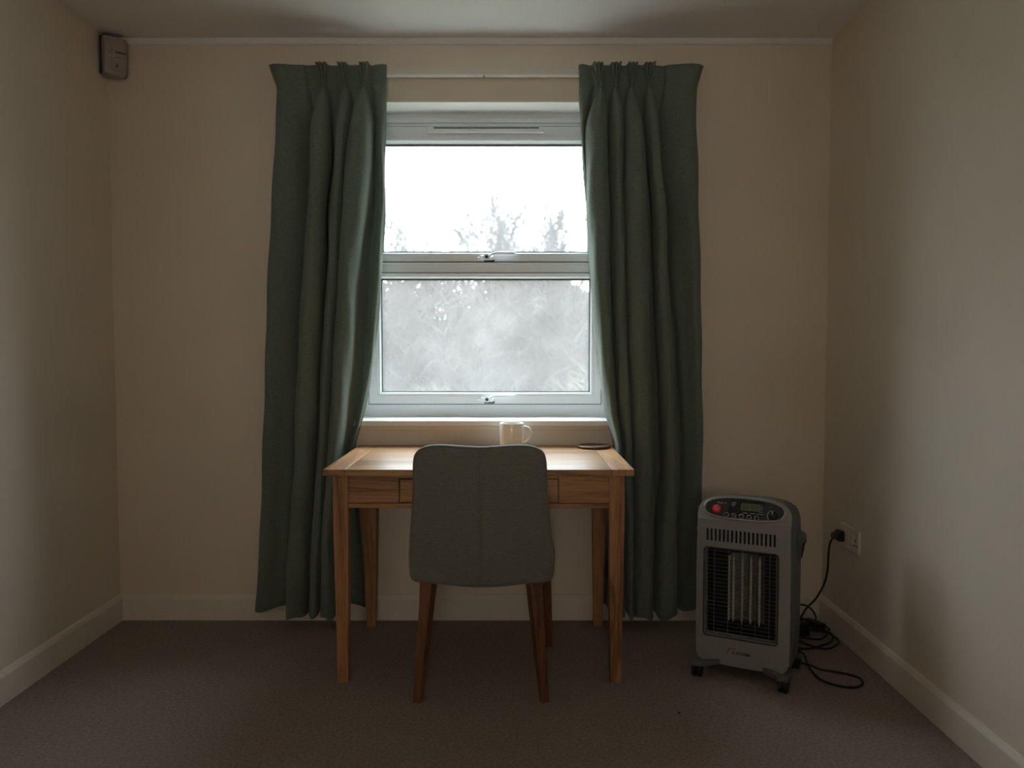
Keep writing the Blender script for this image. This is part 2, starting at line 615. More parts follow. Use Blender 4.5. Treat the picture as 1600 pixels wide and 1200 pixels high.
def sash(x0, x1, z0, z1, wl, wr, wb, wt, gm, gl):
    s = obj('sash', frame_ring(x0, x1, z0, z1, wl, wr, wb, wt, FY - .016, FY + .04), 'upvc', win)
    gx0, gx1, gz0, gz1 = x0 + wl, x1 - wr, z0 + wb, z1 - wt
    obj('glazing_bead', slope_ring(gx0 - .012, gx1 + .012, gz0 - .010, gz1 + .010, .019, FY - .018, FY + .002), 'upvc', s)
    obj('seal_gap', frame_ring(x0 - .004, x1 + .004, z0 - .004, z1 + .004, .005, .005, .005, .005, FY - .007, FY + .01), 'gasket', s)
    obj('gasket', frame_ring(gx0 + .006, gx1 - .006, gz0 + .008, gz1 - .008, .0035, .0035, .003, .006, FY + .000, FY + .02), 'gasket', s)
    obj('glass_pane', box(gx0 + .004, gx1 - .004, FY + .012, FY + .016, gz0 + .004, gz1 - .004), gm, s, label=gl)
    return s
sash(-.641, .398, 1.566, 2.158, .058, .052, .034, .066, 'glass_clear', 'upper pane, clear with faint bare trees behind')
sash(-.641, .398, .930, 1.514, .050, .043, .046, .016, 'glass_mist', 'lower pane, misted and dotted with droplets')
# trickle vent across the head
tv = obj('trickle_vent', box(-.372, .137, FY - .034, FY - .012, 2.128, 2.152, .003), 'upvc', win)
obj('vent_slot', box(-.345, .118, FY - .0355, FY - .02, 2.1455, 2.1500), 'gasket', tv)
obj('vent_cap', box(-.372, -.345, FY - .037, FY - .012, 2.127, 2.154, .003), 'upvc', tv)
obj('vent_cap', box(.118, .140, FY - .037, FY - .012, 2.127, 2.154, .003), 'upvc', tv)
b = box(OX0 + .055, OX1 - .055, FY - .024, FY - .010, 2.094, 2.103, .003)
box(OX0 + .03, OX1 - .03, FY - .010, FY + .004, 2.176, 2.196, .003, bm=b)
obj('frame_rib', b, 'upvc', win)

def casement_handle(x, z, tone):
    h = obj('window_handle', box(x - .030, x + .030, FY - .030, FY - .015, z - .012, z + .010, .006, 3), 'upvc', win)
    obj('handle_boss', tube([(x, FY - .028, z + .001), (x, FY - .046, z + .001)], .0135, 20), 'upvc', h, sm=False)
    obj('key_hole', tube([(x, FY - .045, z + .001), (x, FY - .0475, z + .001)], .0068, 16), 'gasket', h)
    pts = catmull([(x + .008, FY - .038, z + .002), (x + .022, FY - .045, z + .013), (x + .045, FY - .048, z + .018),
                   (x + .085, FY - .048, z + .018), (x + .125, FY - .048, z + .0175)], 5)
    obj('handle_lever', tube(pts, .0055, 10), 'upvc', h, sm=True)
    obj('handle_tongue', box(x - .042, x - .018, FY - .032, FY - .018, z - .008, z + .001, .003), 'upvc', h)
    obj('strike_plate', box(x - .012, x + .034, FY - .026, FY - .0135, z - .018, z - .008, .002), 'gasket', h)
casement_handle(-.112, 1.582, 0)
casement_handle(-.112, .950, 0)
obj('window_sill', box(OX0 - .03, OX1 + .03, YB - .034, FY + .01, .847, .872, .006, 3), 'sill', win, label='white gloss window board')
obj('sill_moulding', box(OX0 - .02, OX1 + .02, YB - .010, YB + .002, .828, .847, .004), 'wall', win)

# ------------------------------------------------------------ outside
obj('ground', box(-40, 40, YB + TH, 60, -.8, -.6), 'grass', kind='structure', label='winter grass outside the window')
obj('wall_outside', box(-6, XL - .12, YB + TH - .02, YB + TH, -.7, 6), 'outer', kind='structure', label='outside face of the house')

def hill_z(x, y):
    t = max(0, min(1, (y - 18.5) / 4.5))
    t = t * t * (3 - 2 * t)
    return -.62 + t * (2.95 + .35 * math.sin(x * .9) + .22 * math.sin(x * 2.7 + y)) + .12 * t * math.sin(x * 9 + y * 5)
b = bmesh.new()
gv = [[b.verts.new((-14 + i * .25, 18.5 + j * .25, hill_z(-14 + i * .25, 18.5 + j * .25))) for i in range(113)] for j in range(19)]
for j in range(18):
    for i in range(112):
        b.faces.new((gv[j][i], gv[j][i + 1], gv[j + 1][i + 1], gv[j + 1][i]))
obj('hillside', b, 'hill', kind='structure', label='brown wooded slope behind the bushes', sm=True)

def twig_mesh(name, segs, m, parent=None, **kw):
    """segs: (p0, p1, r0, r1): three-sided tapered sticks in one mesh"""
    V, F = [], []
    for p0, p1, r0, r1 in segs:
        d = (p1 - p0)
        if d.length < 1e-5:
            continue
        d.normalize()
        u = d.cross(Vector((.3, .9, .1))).normalized()
        v = d.cross(u)
        i = len(V)
        for p, r in ((p0, r0), (p1, r1)):
            for k in range(3):
                a = 2.094 * k
                V.append(p + (u * math.cos(a) + v * math.sin(a)) * r)
        for k in range(3):
            j = (k + 1) % 3
            F.append((i + k, i + j, i + 3 + j, i + 3 + k))
    me = bpy.data.meshes.new(name)
    me.from_pydata(V, [], F)
    me.materials.append(M[m])
    smooth(me)
    return link(name, me, parent, **kw)

def bare_tree(x, y, z0, h, spread, label, rnd, lean=0):
    t = empty('bare_tree', (x, y, z0), 0, label, 'tree', 'bare winter trees outside')
    trunk, br = [], []
    def grow(p, d, L, r, lev):
        n = 3
        for k in range(n):
            q = p + d * (L / n)
            r2 = r * .86
            (trunk if lev == 0 else br).append((p, q, r, r2))
            d = (d + Vector((rnd.uniform(-.18, .18), rnd.uniform(-.18, .18), .05))).normalized()
            p, r = q, r2
            if lev < 5 and (k > 0 or lev > 0):
                for c in range(2 if lev > 0 else 3):
                    a = rnd.uniform(0, 2 * PI)
                    dd = (d + Vector((math.cos(a), math.sin(a), rnd.uniform(-.1, .5))) * spread).normalized()
                    if lev >= 1 and rnd.random() < .25:
                        continue
                    grow(p, dd, L * rnd.uniform(.5, .72), max(r * .6, .011), lev + 1)
    grow(Vector((0, 0, 0)), Vector((lean, 0, 1)).normalized(), h * .6, h * .017, 0)
    twig_mesh('trunk', trunk, 'bark', t)
    twig_mesh('branches', br, 'bark', t, kind='stuff')
rnd = random.Random(11)
bare_tree(.28, 22, -.6, 4.3, .55, 'tallest bare tree, showing just right of the window centre', rnd)
bare_tree(1.75, 27, -.6, 4.7, .45, 'bare slanting tree seen near the right edge of the glass', rnd, .10)
bare_tree(-1.1, 32, -.6, 6.2, .6, 'bushy bare tree seen left of the tallest tree', rnd)
bare_tree(-5.2, 37, -.6, 5.9, .6, 'low bare tree seen at the left edge of the glass', rnd)

segs = []
def bank(x):
    return 2.55 + .28 * math.sin(x * 1.3 + 1) + .2 * math.sin(x * 3.1) - (.35 if x > .9 else 0) + (.35 if x < -2 else 0)
for i in range(15000):
    y = rnd.uniform(13, 19)
    x = rnd.uniform(-.36, .22) * y
    top = bank(x * 17 / y) * y / 18
    z = -.6 + (top + .6) * rnd.random() ** .75
    p = Vector((x, y, z))
    d = Vector((rnd.uniform(-.7, .7), rnd.uniform(-.4, .4), rnd.uniform(.2, 1))).normalized()
    L = rnd.uniform(.25, .8)
    q = p + d * L * .5
    d2 = (d + Vector((rnd.uniform(-.5, .5), 0, rnd.uniform(-.3, .3)))).normalized()
    r = rnd.uniform(.008, .028)
    segs.append((p, q, r, r * .7))
    segs.append((q, q + d2 * L * .5, r * .7, r * .2))
twig_mesh('thicket', segs, 'twig', kind='stuff', label='hazy tangle of brown leafless bushes beyond the window', cat='bushes')
segs = []
for i in range(3500):
    y = rnd.uniform(10.2, 12.2)
    x = rnd.uniform(-.30, .2) * y
    top = .1 + .35 * math.sin(x * 2.3 + 4) + (.65 if x > .6 else 0)
    if top < 0:
        continue
    p = Vector((x, y, -.55 + (top + .55) * rnd.random() ** .7))
    d = Vector((rnd.uniform(-.8, .8), rnd.uniform(-.5, .5), rnd.uniform(.1, 1))).normalized()
    segs.append((p, p + d * rnd.uniform(.15, .35), .03, .006))
twig_mesh('undergrowth', segs, 'leaf', kind='stuff', label='low greenish undergrowth at the foot of the bushes', cat='undergrowth')

# ------------------------------------------------------------ curtains
def curtain_rows(side):
    if side == 'L':
        return [
(2.351,-.997,-.847,-.805,-.761,-.716,-.676,-.626,-.587,-.579,-.518),
(2.302,-.985,-.841,-.791,-.766,-.702,-.68,-.62,-.598,-.588,-.52),
(2.261,-.975,-.835,-.779,-.771,-.69,-.682,-.615,-.607,-.596,-.522),
(2.219,-.976,-.831,-.796,-.762,-.704,-.672,-.638,-.599,-.588,-.522),
(2.115,-.982,-.826,-.821,-.753,-.723,-.665,-.663,-.576,-.573,-.525),
(1.985,-.989,-.833,-.828,-.751,-.73,-.683,-.681,-.579,-.574,-.529),
(1.749,-1.006,-.849,-.841,-.775,-.751,-.701,-.701,-.597,-.576,-.531),
(1.485,-1.023,-.877,-.866,-.781,-.765,-.719,-.719,-.634,-.599,-.549),
(1.219,-1.035,-.899,-.885,-.8,-.789,-.738,-.738,-.653,-.615,-.572),
(.924,-1.047,-.91,-.902,-.814,-.803,-.757,-.757,-.685,-.655,-.623),
(.790,-1.054,-.918,-.907,-.823,-.812,-.766,-.766,-.706,-.684,-.661),
(.681,-1.059,-.924,-.911,-.83,-.819,-.773,-.773,-.722,-.701,-.668),
(.354,-1.075,-.947,-.942,-.85,-.845,-.801,-.799,-.742,-.725,-.650),
(.066,-1.098,-.959,-.954,-.872,-.859,-.81,-.804,-.745,-.727,-.634)]
    return [
(2.351,.276,.321,.332,.374,.405,.45,.476,.516,.542,.589,.624,.782),
(2.302,.278,.336,.348,.372,.416,.44,.483,.505,.553,.579,.623,.773),
(2.261,.279,.348,.362,.37,.424,.432,.489,.497,.563,.57,.622,.767),
(2.219,.279,.337,.345,.382,.411,.443,.477,.509,.554,.583,.617,.765),
(2.115,.285,.309,.312,.391,.401,.459,.465,.536,.549,.599,.61,.766),
(1.985,.294,.304,.307,.394,.405,.458,.463,.548,.558,.611,.619,.772),
(1.749,.311,.319,.313,.398,.414,.462,.462,.56,.584,.634,.653,.78),
(1.485,.328,.336,.33,.405,.418,.472,.472,.568,.594,.647,.666,.791),
(1.219,.353,.361,.353,.415,.428,.481,.481,.575,.61,.663,.695,.797),
(.924,.392,.4,.392,.438,.443,.497,.5,.585,.628,.677,.714,.806),
(.790,.430,.438,.431,.455,.458,.504,.505,.590,.633,.683,.722,.808),
(.681,.432,.441,.434,.458,.461,.507,.507,.593,.636,.687,.728,.808),
(.354,.405,.418,.425,.468,.474,.514,.514,.596,.606,.693,.709,.801),
(.066,.385,.404,.416,.478,.481,.516,.516,.595,.603,.701,.709,.788)]

def lerp(a, b, t):
    return a + (b - a) * t

def curtain(side, label):
    rows = curtain_rows(side)
    if side == 'R':      # mirror so that the flat outer panel always comes first
        rows = [(r[0],) + tuple(-v for v in r[:0:-1]) for r in rows]
    npl = 3 if side == 'L' else 4
    zt = [r[0] for r in rows]
    nz = 120
    zs = []
    for i in range(nz + 1):
        t = i / nz
        zs.append(lerp(zt[0], zt[-1], t ** 1.15))
    def row_at(z):
        for a, b2 in zip(rows, rows[1:]):
            if b2[0] <= z <= a[0] + 1e-6:
                t = (a[0] - z) / (a[0] - b2[0])
                k = rows.index(a)
                p0 = rows[max(k - 1, 0)]
                p3 = rows[min(k + 2, len(rows) - 1)]
                res = []
                for i in range(1, len(a)):
                    m1 = (b2[i] - p0[i]) / max(p0[0] - b2[0], 1e-6) * (a[0] - b2[0])
                    m2 = (p3[i] - a[i]) / max(a[0] - p3[0], 1e-6) * (a[0] - b2[0])
                    h = t * t
                    c = h * t
                    res.append((2 * c - 3 * h + 1) * a[i] + (c - 2 * h + t) * m1 + (-2 * c + 3 * h) * b2[i] + (c - h) * m2)
                return res
        return list(rows[-1][1:])
    rg = random.Random(3 if side == 'L' else 9)
    ph = [rg.uniform(0, 6.28) for _ in range(8)]
    grid = []
    for z in zs:
        x = row_at(z)
        hz = max(0, min(1, (2.261 - z) / .17))          # 0 at the pinch, 1 where the folds are full
        top = max(0, min(1, (z - 2.261) / .09))          # 1 at the heading's top
        low = max(0, min(1, (1.2 - z) / 1.1))
        E, Cr = x[0], x[1]
        nodes = []
        # return of the outer edge to the wall, then the flat panel
        w = Cr - E
        fl = .012 * top
        nodes += [(E + .004, .008), (E - .002 - fl, .045), (E + .008, .078), (E + w * .3, .086 + .006 * math.sin(z * 3 + ph[0])),
                  (E + w * .62, .070 + .012 * math.sin(z * 2.2 + ph[1]) * hz), (E + w * .88, .062 - .018 * hz), (Cr - .004 + .010 * hz, .050 - .040 * hz)]
        for k in range(npl):
            a, c = x[2 + 2 * k], x[3 + 2 * k]
            if k:
                pr = x[1 + 2 * k]
                gap = a - pr
                dv = lerp(.058, .008, hz)
                dv = lerp(lerp(.058, .048, hz), dv, max(0, min(1, (gap + .001) / .010)))
                uc = lerp(0, .010, hz)          # the valley tucks in behind the ridges
                nodes += [(pr + gap * .25 - uc, dv), (a - gap * .25 + uc, dv)]
            w = c - a
            amp = [.165, .140, .168, .130][k] if side == 'L' else [.156, .166, .146, .166][k]
            if hz > 0 or top == 0:
                # single rounded fold growing out of the pinch
                D = lerp(.086, amp, hz ** .7)
                B = lerp(.074, .07, hz)
                dm = lerp(.004, 0, hz)
                wv = .003 * math.sin(z * 4 + ph[k])
                nodes += [(a - .002, B), (a + w * .05, lerp(B, D, .55)), (a + w * .14, lerp(B, D, .80)), (a + w * .28, lerp(B, D, .95) - dm),
                          (a + w * .42, D + wv), (a + w * .58, D + wv), (a + w * .72, lerp(B, D, .95) - dm), (a + w * .86, lerp(B, D, .80)), (a + w * .95, lerp(B, D, .55)), (c + .002, B)]
            else:
                # three pinched fingers fanning out upwards
                f = .082 + .034 * top
                g = .082 - .020 * top
                nodes += [(a, .068), (a + w * .04, f), (a + w * .22, f), (a + w * .33, g), (a + w * .41, f + .002), (a + w * .59, f + .002), (a + w * .67, g), (a + w * .78, f), (a + w * .96, f), (c, .068)]
        H, En = x[-2], x[-1]
        w = En - H
        n = lerp(.060, .040, hz)
        if hz > 0:
            nodes += [(H - .004, lerp(n, .030, hz)), (H + w * .12, .05 - .026 * low), (H + w * .4, .075 - .046 * low), (H + w * .75, .078 - .050 * low), (En - .003, .060 - .036 * low), (En, .052 - .032 * low)]
        else:
            nodes += [(H - .004, n), (H + w * .12, .062), (H + w * .4, .070), (H + w * .75, .072), (En - .003, .068), (En, .066)]
        pts = catmull([(p, d, 0) for p, d in nodes], 4)
        rip = .0018 * hz
        line = []
        for i, p in enumerate(pts):
            xx = p.x + rip * math.sin(z * 17 + i * .35 + ph[2])
            dd = max(.006, p.y + rip * math.sin(z * 11 + i * .22 + ph[3]))
            line.append((xx, dd))
        grid.append(line)
    b = bmesh.new()
    sg = 1 if side == 'L' else -1
    n = len(grid[0])
    V = []
    for i, (z, line) in enumerate(zip(zs, grid)):
        row = []
        for j, (xx, dd) in enumerate(line):
            zz = z
            if i > nz - 8:
                zz += (.010 * math.sin(j * .21 + ph[4]) - (dd - .07) * .12) * (i - nz + 8) / 8
            if i < 6:
                zz += (.0015 * math.sin(j * .33 + ph[5]) - .09 * (dd - .078)) * (6 - i) / 6
            row.append(b.verts.new((sg * xx, YB - dd - .004, zz)))
        V.append(row)
    for i in range(nz):
        for j in range(n - 1):
            b.faces.new((V[i][j], V[i][j + 1], V[i + 1][j + 1], V[i + 1][j]))
    root = empty('curtain', (0, 0, 0), 0, label, 'curtain', 'pair of pinch pleat curtains')
    o = obj('curtain_panel', b, 'curtain', root, sm=True)
    s = o.modifiers.new('cloth', 'SOLIDIFY')
    s.thickness = .0022
    s.offset = 0
    # lining hook tape seam just under the pinches
    for k in range(npl):
        x = row_at(2.261)
        xm = sg * (x[2 + 2 * k] + x[3 + 2 * k]) / 2
        obj('pinch_stitch', box(xm - .005, xm + .005, YB - .100, YB - .088, 2.257, 2.265, .002), 'curtain', root)
    return root
curtain('L', 'grey green pinch pleat curtain hanging left of the window')
curtain('R', 'grey green pinch pleat curtain hanging right of the window')

rail = empty('curtain_rail', (0, 0, 0), 0, 'white curtain track fixed to the wall above the window', 'curtain rail')
obj('track', box(-.972, .752, YB - .034, YB - .012, 2.322, 2.352, .003), 'trim', rail)
obj('track_lip', box(-.972, .752, YB - .040, YB - .012, 2.318, 2.3245, .002), 'sill', rail)
for xb in (-.9, -.12, .68):
    obj('bracket', box(xb - .009, xb + .009, YB - .020, YB, 2.325, 2.358, .002), 'trim', rail)
for k in range(7):
    xb = -.96 + k * .07
    obj('glider', box(xb - .003, xb + .003, YB - .042, YB - .028, 2.308, 2.320), 'sill', rail)
for k in range(7):
    xb = .32 + k * .07
    obj('glider', box(xb - .003, xb + .003, YB - .042, YB - .028, 2.308, 2.320), 'sill', rail)
obj('track_stop', box(-.120, -.116, YB - .041, YB - .03, 2.311, 2.319, .001), 'gasket', rail)

# ------------------------------------------------------------ desk
desk = empty('desk', (-.116, 3.19, 0), 0, 'oak writing desk with a shallow drawer pushed up under the window', 'desk')
DY0, DY1 = 2.842 - 3.19, 3.538 - 3.19
HW = .540
b = box(-HW + .078, HW - .078, DY0, DY1, .742, .764, .0012)
obj('tabletop', b, 'oak_top', desk)
for s in (-1, 1):
    x0, x1 = sorted((s * HW, s * (HW - .0772)))
    obj('end_board', box(x0, x1, DY0, DY1, .742, .764, .0012), 'oak_y', desk)
def leg_bm(cx, cy, w0, w1, z1, tx=0, ty=0, rot=0, bev=.002, dx=0, dy=0):
    """square leg, w0 wide at the top, w1 at the foot"""
    rings = []
    for z, w_, ox, oy in ((0, w1, dx, dy), (z1 * .82, w0, dx * .18, dy * .18), (z1, w0, 0, 0)):
        r = []
        for a in range(4):
            px = (-1, 1, 1, -1)[a] * w_ / 2
            py = (-1, -1, 1, 1)[a] * w_ / 2
            r.append((cx + ox + px * math.cos(rot) - py * math.sin(rot), cy + oy + px * math.sin(rot) + py * math.cos(rot), z))
        rings.append(r)
    b = loft(rings)
    bmesh.ops.bevel(b, geom=[e for e in b.edges if abs(e.verts[0].co.z - e.verts[1].co.z) > .02], offset=bev, segments=2, profile=.5, affect='EDGES')
    return b
for sx in (-1, 1):
    for cy in (DY0 + .020 + .027, DY1 - .020 - .045):
        obj('leg', leg_bm(sx * (HW - .030 - .027), cy, .054, .038, .742), 'oak_z', desk)
AY = DY0 + .026
DX0, DX1 = -.393 + .116, .161 + .116
fx = HW - .030 - .054
obj('apron', box(-fx, DX0 - .003, AY, AY + .020, .643, .742, .0008), 'oak_x', desk)
obj('apron', box(DX1 + .003, fx, AY, AY + .020, .643, .742, .0008), 'oak_x', desk)
obj('apron', box(DX0 - .003, DX1 + .003, AY + .001, AY + .020, .7285, .742, .0008), 'oak_x', desk)
obj('rail', box(-fx, fx, AY - .003, AY + .020, .625, .6415, .0015), 'oak_x', desk, label='plain rail under the drawer')
dr = obj('drawer', box(DX0 + .0005, DX1 - .0005, AY + .001, AY + .020, .6445, .7255, .0012), 'oak_x', desk)
obj('drawer_box', box(DX0 + .012, DX1 - .012, AY + .021, AY + .38, .6475, .715), 'oak_x', dr)
for s in (-1, 1):
    x0, x1 = sorted((s * (HW - .035), s * (HW - .055)))
    obj('apron', box(x0, x1, DY0 + .08, DY1 - .08, .640, .742, .0008), 'oak_y', desk)
obj('apron', box(-fx, fx, DY1 - .055, DY1 - .035, .640, .742, .0008), 'oak_x', desk)

# ------------------------------------------------------------ mug and coaster
mug = empty('mug', (-.001, 3.42, .764), 0, 'plain white ceramic mug standing on the desk behind the chair', 'mug')
R_, H_ = .0505, .108
prof = [(.030, .0), (.040, .0), (.0455, .003), (.0475, .008), (.049, .03), (R_, .06), (R_, H_ - .003), (R_ - .0015, H_), (R_ - .0035, H_ - .0005),
        (R_ - .0048, H_ - .004), (R_ - .0052, .06), (.0435, .012), (.035, .007), (.004, .0065)]
obj('mug_body', lathe(prof, 56), 'ceramic', mug, sm=True)
hp = catmull([(R_ - .003, 0, .088), (R_ + .010, 0, .0905), (R_ + .026, 0, .080), (R_ + .0305, 0, .062), (R_ + .024, 0, .042), (R_ + .012, 0, .030), (R_ - .004, 0, .020)], 7)
bh = tube(hp, .0052, 12)
for v in bh.verts:
    v.co.y *= 1.35
obj('mug_handle', bh, 'ceramic', mug, sm=True)
mug.rotation_euler = (0, 0, math.radians(-8))
obj('drink', lathe([(.0445, .0), (.0444, .0005)], 40, 0, 0, .07), nmat('dark_tea', (.06, .025, .01), .1)[0], mug)

co = empty('coaster', (.343, 3.445, .764), 0, 'round dark wooden coaster on the right rear corner of the desk', 'coaster')
obj('coaster_disc', lathe([(.062, 0), (.067, .002), (.069, .005), (.069, .008), (.067, .0105), (.063, .0115), (.060, .0112), (.056, .0095), (.002, .0092)], 56), 'coaster', co, sm=True)

# ------------------------------------------------------------ chair
chair = empty('dining_chair', (-.104, 2.95, 0), 0, 'upholstered grey green chair with tapered wooden legs tucked under the desk', 'chair')
def cushion(outline, rings, tf):
    """outline: closed 2D list (a,b); rings: (scale, offset); tf maps (a,b,off) to a point"""
    n = len(outline)
    cx = sum(p[0] for p in outline) / n
    cz = sum(p[1] for p in outline) / n
    R = []
    for ins, off in rings:
        ring = []
        for i, p in enumerate(outline):
            d = Vector((p[0] - cx, p[1] - cz))
            L = d.length
            d2 = d * max(0.0, (L - ins) / L) if ins < .5 else d * (1 - ins + .5 - .0) * 0
            if ins >= .09:
                k = 1 - ins / .25
                d2 = d * max(k, .02)
            ring.append(tf(cx + d2.x, cz + d2.y, off))
        R.append(ring)
    return loft(R, True, True)
BZ0 = .386
half = [(0, .871), (.05, .873), (.11, .8765), (.155, .8745), (.191, .863), (.2115, .839), (.2175, .79), (.2195, .74), (.226, .66), (.2345, .58), (.241, .51), (.241, .468),
        (.231, .432), (.208, .410), (.168, .398), (.11, .391), (.05, .387), (0, .386)]
full = [(x, z) for x, z in half] + [(-x, z) for x, z in half[-2:0:-1]]
outl = [(p.x, p.y) for p in catmull([(x, z, 0) for x, z in full], 4, True)]
def back_tf(x, z, off):
    t = (z - BZ0) / .49
    y = -.232 - .105 * t - .015 * t * t            # leans towards the room at the top
    y += .55 * x * x                                # gentle wrap round the sitter
    return (x, y + off, z)
T = .060
rings = [(.16, -.0), (.11, -.001), (.07, -.001), (.04, 0), (.022, .001), (.011, .003), (.005, .006), (.0015, .011), (0, .017), (-.0005, .030), (0, T - .017),
         (.0015, T - .010), (.006, T - .004), (.014, T), (.03, T + .004), (.07, T + .010), (.11, T + .013), (.16, T + .014)]
rings = [(.245, 0), (.2, -.0)] + rings + [(.2, T + .015), (.245, T + .015)]
bk = obj('backrest', cushion(outl, rings, back_tf), 'chair_cloth', chair, sm=True)
# piping seam round the rear face and the stitched centre seam
cen = (0, .63)
pp = []
for p in outl:
    q = back_tf(p[0] * .992, cen[1] + (p[1] - cen[1]) * .992, .008)
    pp.append(q)
obj('piping', tube(pp, .0022, 6, closed=True), 'chair_cloth', bk, sm=True)
for dx, r in ((-.006, .0005), (0, .0008), (.006, .0005)):
    pts = []
    for k in range(30):
        z = .392 + (.862 - .392) * k / 29
        q = back_tf(dx + .0006 * math.sin(k * 1.9), z, -.0006)
        pts.append(q)
    obj('seam', tube(pts, r, 6), 'thread', bk, sm=True)
# seat
so = [(p.x, p.y) for p in catmull([(x, y, 0) for x, y in [(0, -.235), (.12, -.232), (.205, -.222), (.240, -.19), (.250, -.11), (.252, 0), (.250, .12), (.243, .215), (.21, .25), (.12, .262), (0, .266),
      (-.12, .262), (-.21, .25), (-.243, .215), (-.250, .12), (-.252, 0), (-.250, -.11), (-.240, -.19), (-.205, -.222), (-.12, -.232)]], 4, True)]
def seat_tf(x, y, off):
    lift = .035 * max(0, -y / .23) ** 2 * (abs(x) / .25) ** 2 if off > .06 else 0
    return (x, y, .392 + off + lift)
srings = [(.245, 0), (.16, 0), (.06, 0), (.02, .002), (.006, .008), (0, .020), (-.003, .05), (-.003, .075), (0, .095), (.006, .106), (.016, .112), (.04, .116), (.08, .119), (.16, .122), (.245, .123)]
obj('seat', cushion(so, srings, seat_tf), 'chair_cloth', chair, sm=True)
obj('seat_frame', box(-.205, .205, -.15, .205, .384, .400, .006), 'black', chair)
def chair_leg(x0, y0, x1, y1, w0, w1, rot, z1=.40):
    rings = []
    for t in (0, .5, 1):
        cx, cy, w_ = lerp(x1, x0, t), lerp(y1, y0, t), lerp(w1, w0, t)
        r = []
        for a in range(4):
            px = (-1, 1, 1, -1)[a] * w_ / 2
            py = (-1, -1, 1, 1)[a] * w_ / 2
            r.append((cx + px * math.cos(rot) - py * math.sin(rot), cy + px * math.sin(rot) + py * math.cos(rot), z1 * t))
        rings.append(r)
    b = loft(rings)
    bmesh.ops.bevel(b, geom=[e for e in b.edges if abs(e.verts[0].co.z - e.verts[1].co.z) > .02], offset=.004, segments=2, profile=.5, affect='EDGES')
    return b
for s in (-1, 1):
    obj('leg', chair_leg(s * .176, -.195, s * .212, -.232, .043, .026, s * .42), 'walnut_z', chair)
    obj('leg', chair_leg(s * .232, .205, s * .252, .272, .036, .025, -s * .2), 'walnut_z', chair)

# ------------------------------------------------------------ heater
RZ = math.radians(-28.2)
ht = empty('portable_heater', (.859, 2.967, 0), RZ, 'silver grey radiant heater on castors standing beside the right curtain', 'heater')
YF = -.095
# shell: horizontal slices (z, half width, y front, y back, corner radius)
sl = [(.048, .140, -.060, .070, .02), (.050, .152, -.072, .085, .025), (.062, .163, -.078, .095, .03), (.10, .170, -.080, .100, .035), (.20, .1725, -.080, .100, .035), (.40, .1725, -.080, .100, .035),
      (.54, .171, -.080, .098, .035), (.575, .170, -.074, .095, .035), (.600, .164, -.060, .088, .035), (.616, .155, -.052, .080, .03), (.628, .140, -.046, .070, .028), (.637, .118, -.042, .060, .025), (.643, .085, -.038, .05, .02), (.645, .05, -.03, .04, .02)]
rings = [[(x, y, z) for x, y in rrect(-hw, hw, yf, yb, r, 5)] for z, hw, yf, yb, r in sl]
obj('shell', loft(rings), 'grey_shell', ht, sm=True)

def M_vert(y):      # 2D (x, z) outline to the vertical plane at y
    return Matrix(((1, 0, 0, 0), (0, 0, -1, y), (0, 1, 0, 0), (0, 0, 0, 1)))
fo = []
fo += [(.160, .572), (-.160, .572)]
fo += [(-.163, .40), (-.163, .12)]
fo += [(-.162, .085), (-.155, .066), (-.143, .055)]
fo += [(x, .055 - .007 * (1 - (x / .143) ** 2)) for x in (-.10, -.05, 0, .05, .10)]
fo += [(.143, .055), (.155, .066), (.162, .085), (.163, .12), (.163, .40)]
GX0, GX1, GZ0, GZ1 = -.134, .121, .152, .468
holes = [rrect(GX0, GX1, GZ0, GZ1, .012)]
for k in range(17):
    cx = -.1255 + k * (.2345 / 16)
    holes.append(rrect(cx - .0046, cx + .0046, .492, .539, .0044, 3))
fas = obj('fascia', plate(fo, holes, .012, .001, M_vert(YF + .006)), 'silver', ht)
obj('vent_backing', box(-.134, .118, YF + .0085, YF + .0115, .488, .543), 'dark_hole', ht)

# upper fascia leans back, arched top, with the control panel let into it
ANG = math.radians(24)
def M_tilt(dn):
    """2D (x, s): s runs up the leaning face from its foot; dn lifts the point off the face"""
    n = Vector((0, -math.cos(ANG), math.sin(ANG)))
    u = Vector((0, math.sin(ANG), math.cos(ANG)))
    o = Vector((0, YF, .570)) + n * dn
    return Matrix(((1, 0, n.x, o.x), (0, u.y, n.y, o.y), (0, u.z, n.z, o.z), (0, 0, 0, 1)))
up = [(-.160, -.001), (-.1625, .010), (-.163, .024)]
for k in range(1, 40):
    x = -.163 * math.cos(PI * k / 40)
    up.append((x, .030 + .066 * (1 - (abs(x) / .163) ** 3.2) ** (1 / 2.2)))
up += [(.163, .024), (.1625, .010), (.160, -.001)]
pan = []
for k in range(64):
    a = 2 * PI * k / 64
    c, s_ = math.cos(a), math.sin(a)
    px = .139 * math.copysign(abs(c) ** .50, c)
    pz = .044 + (.0385 if s_ > 0 else .040) * math.copysign(abs(s_) ** .58, s_)
    pan.append((px, pz + .004 - .010 * (px / .139) ** 2 * (1 if s_ > 0 else -.4)))
obj('upper_fascia', plate(up, [pan], .020, 0, M_tilt(-.010)), 'silver', ht)
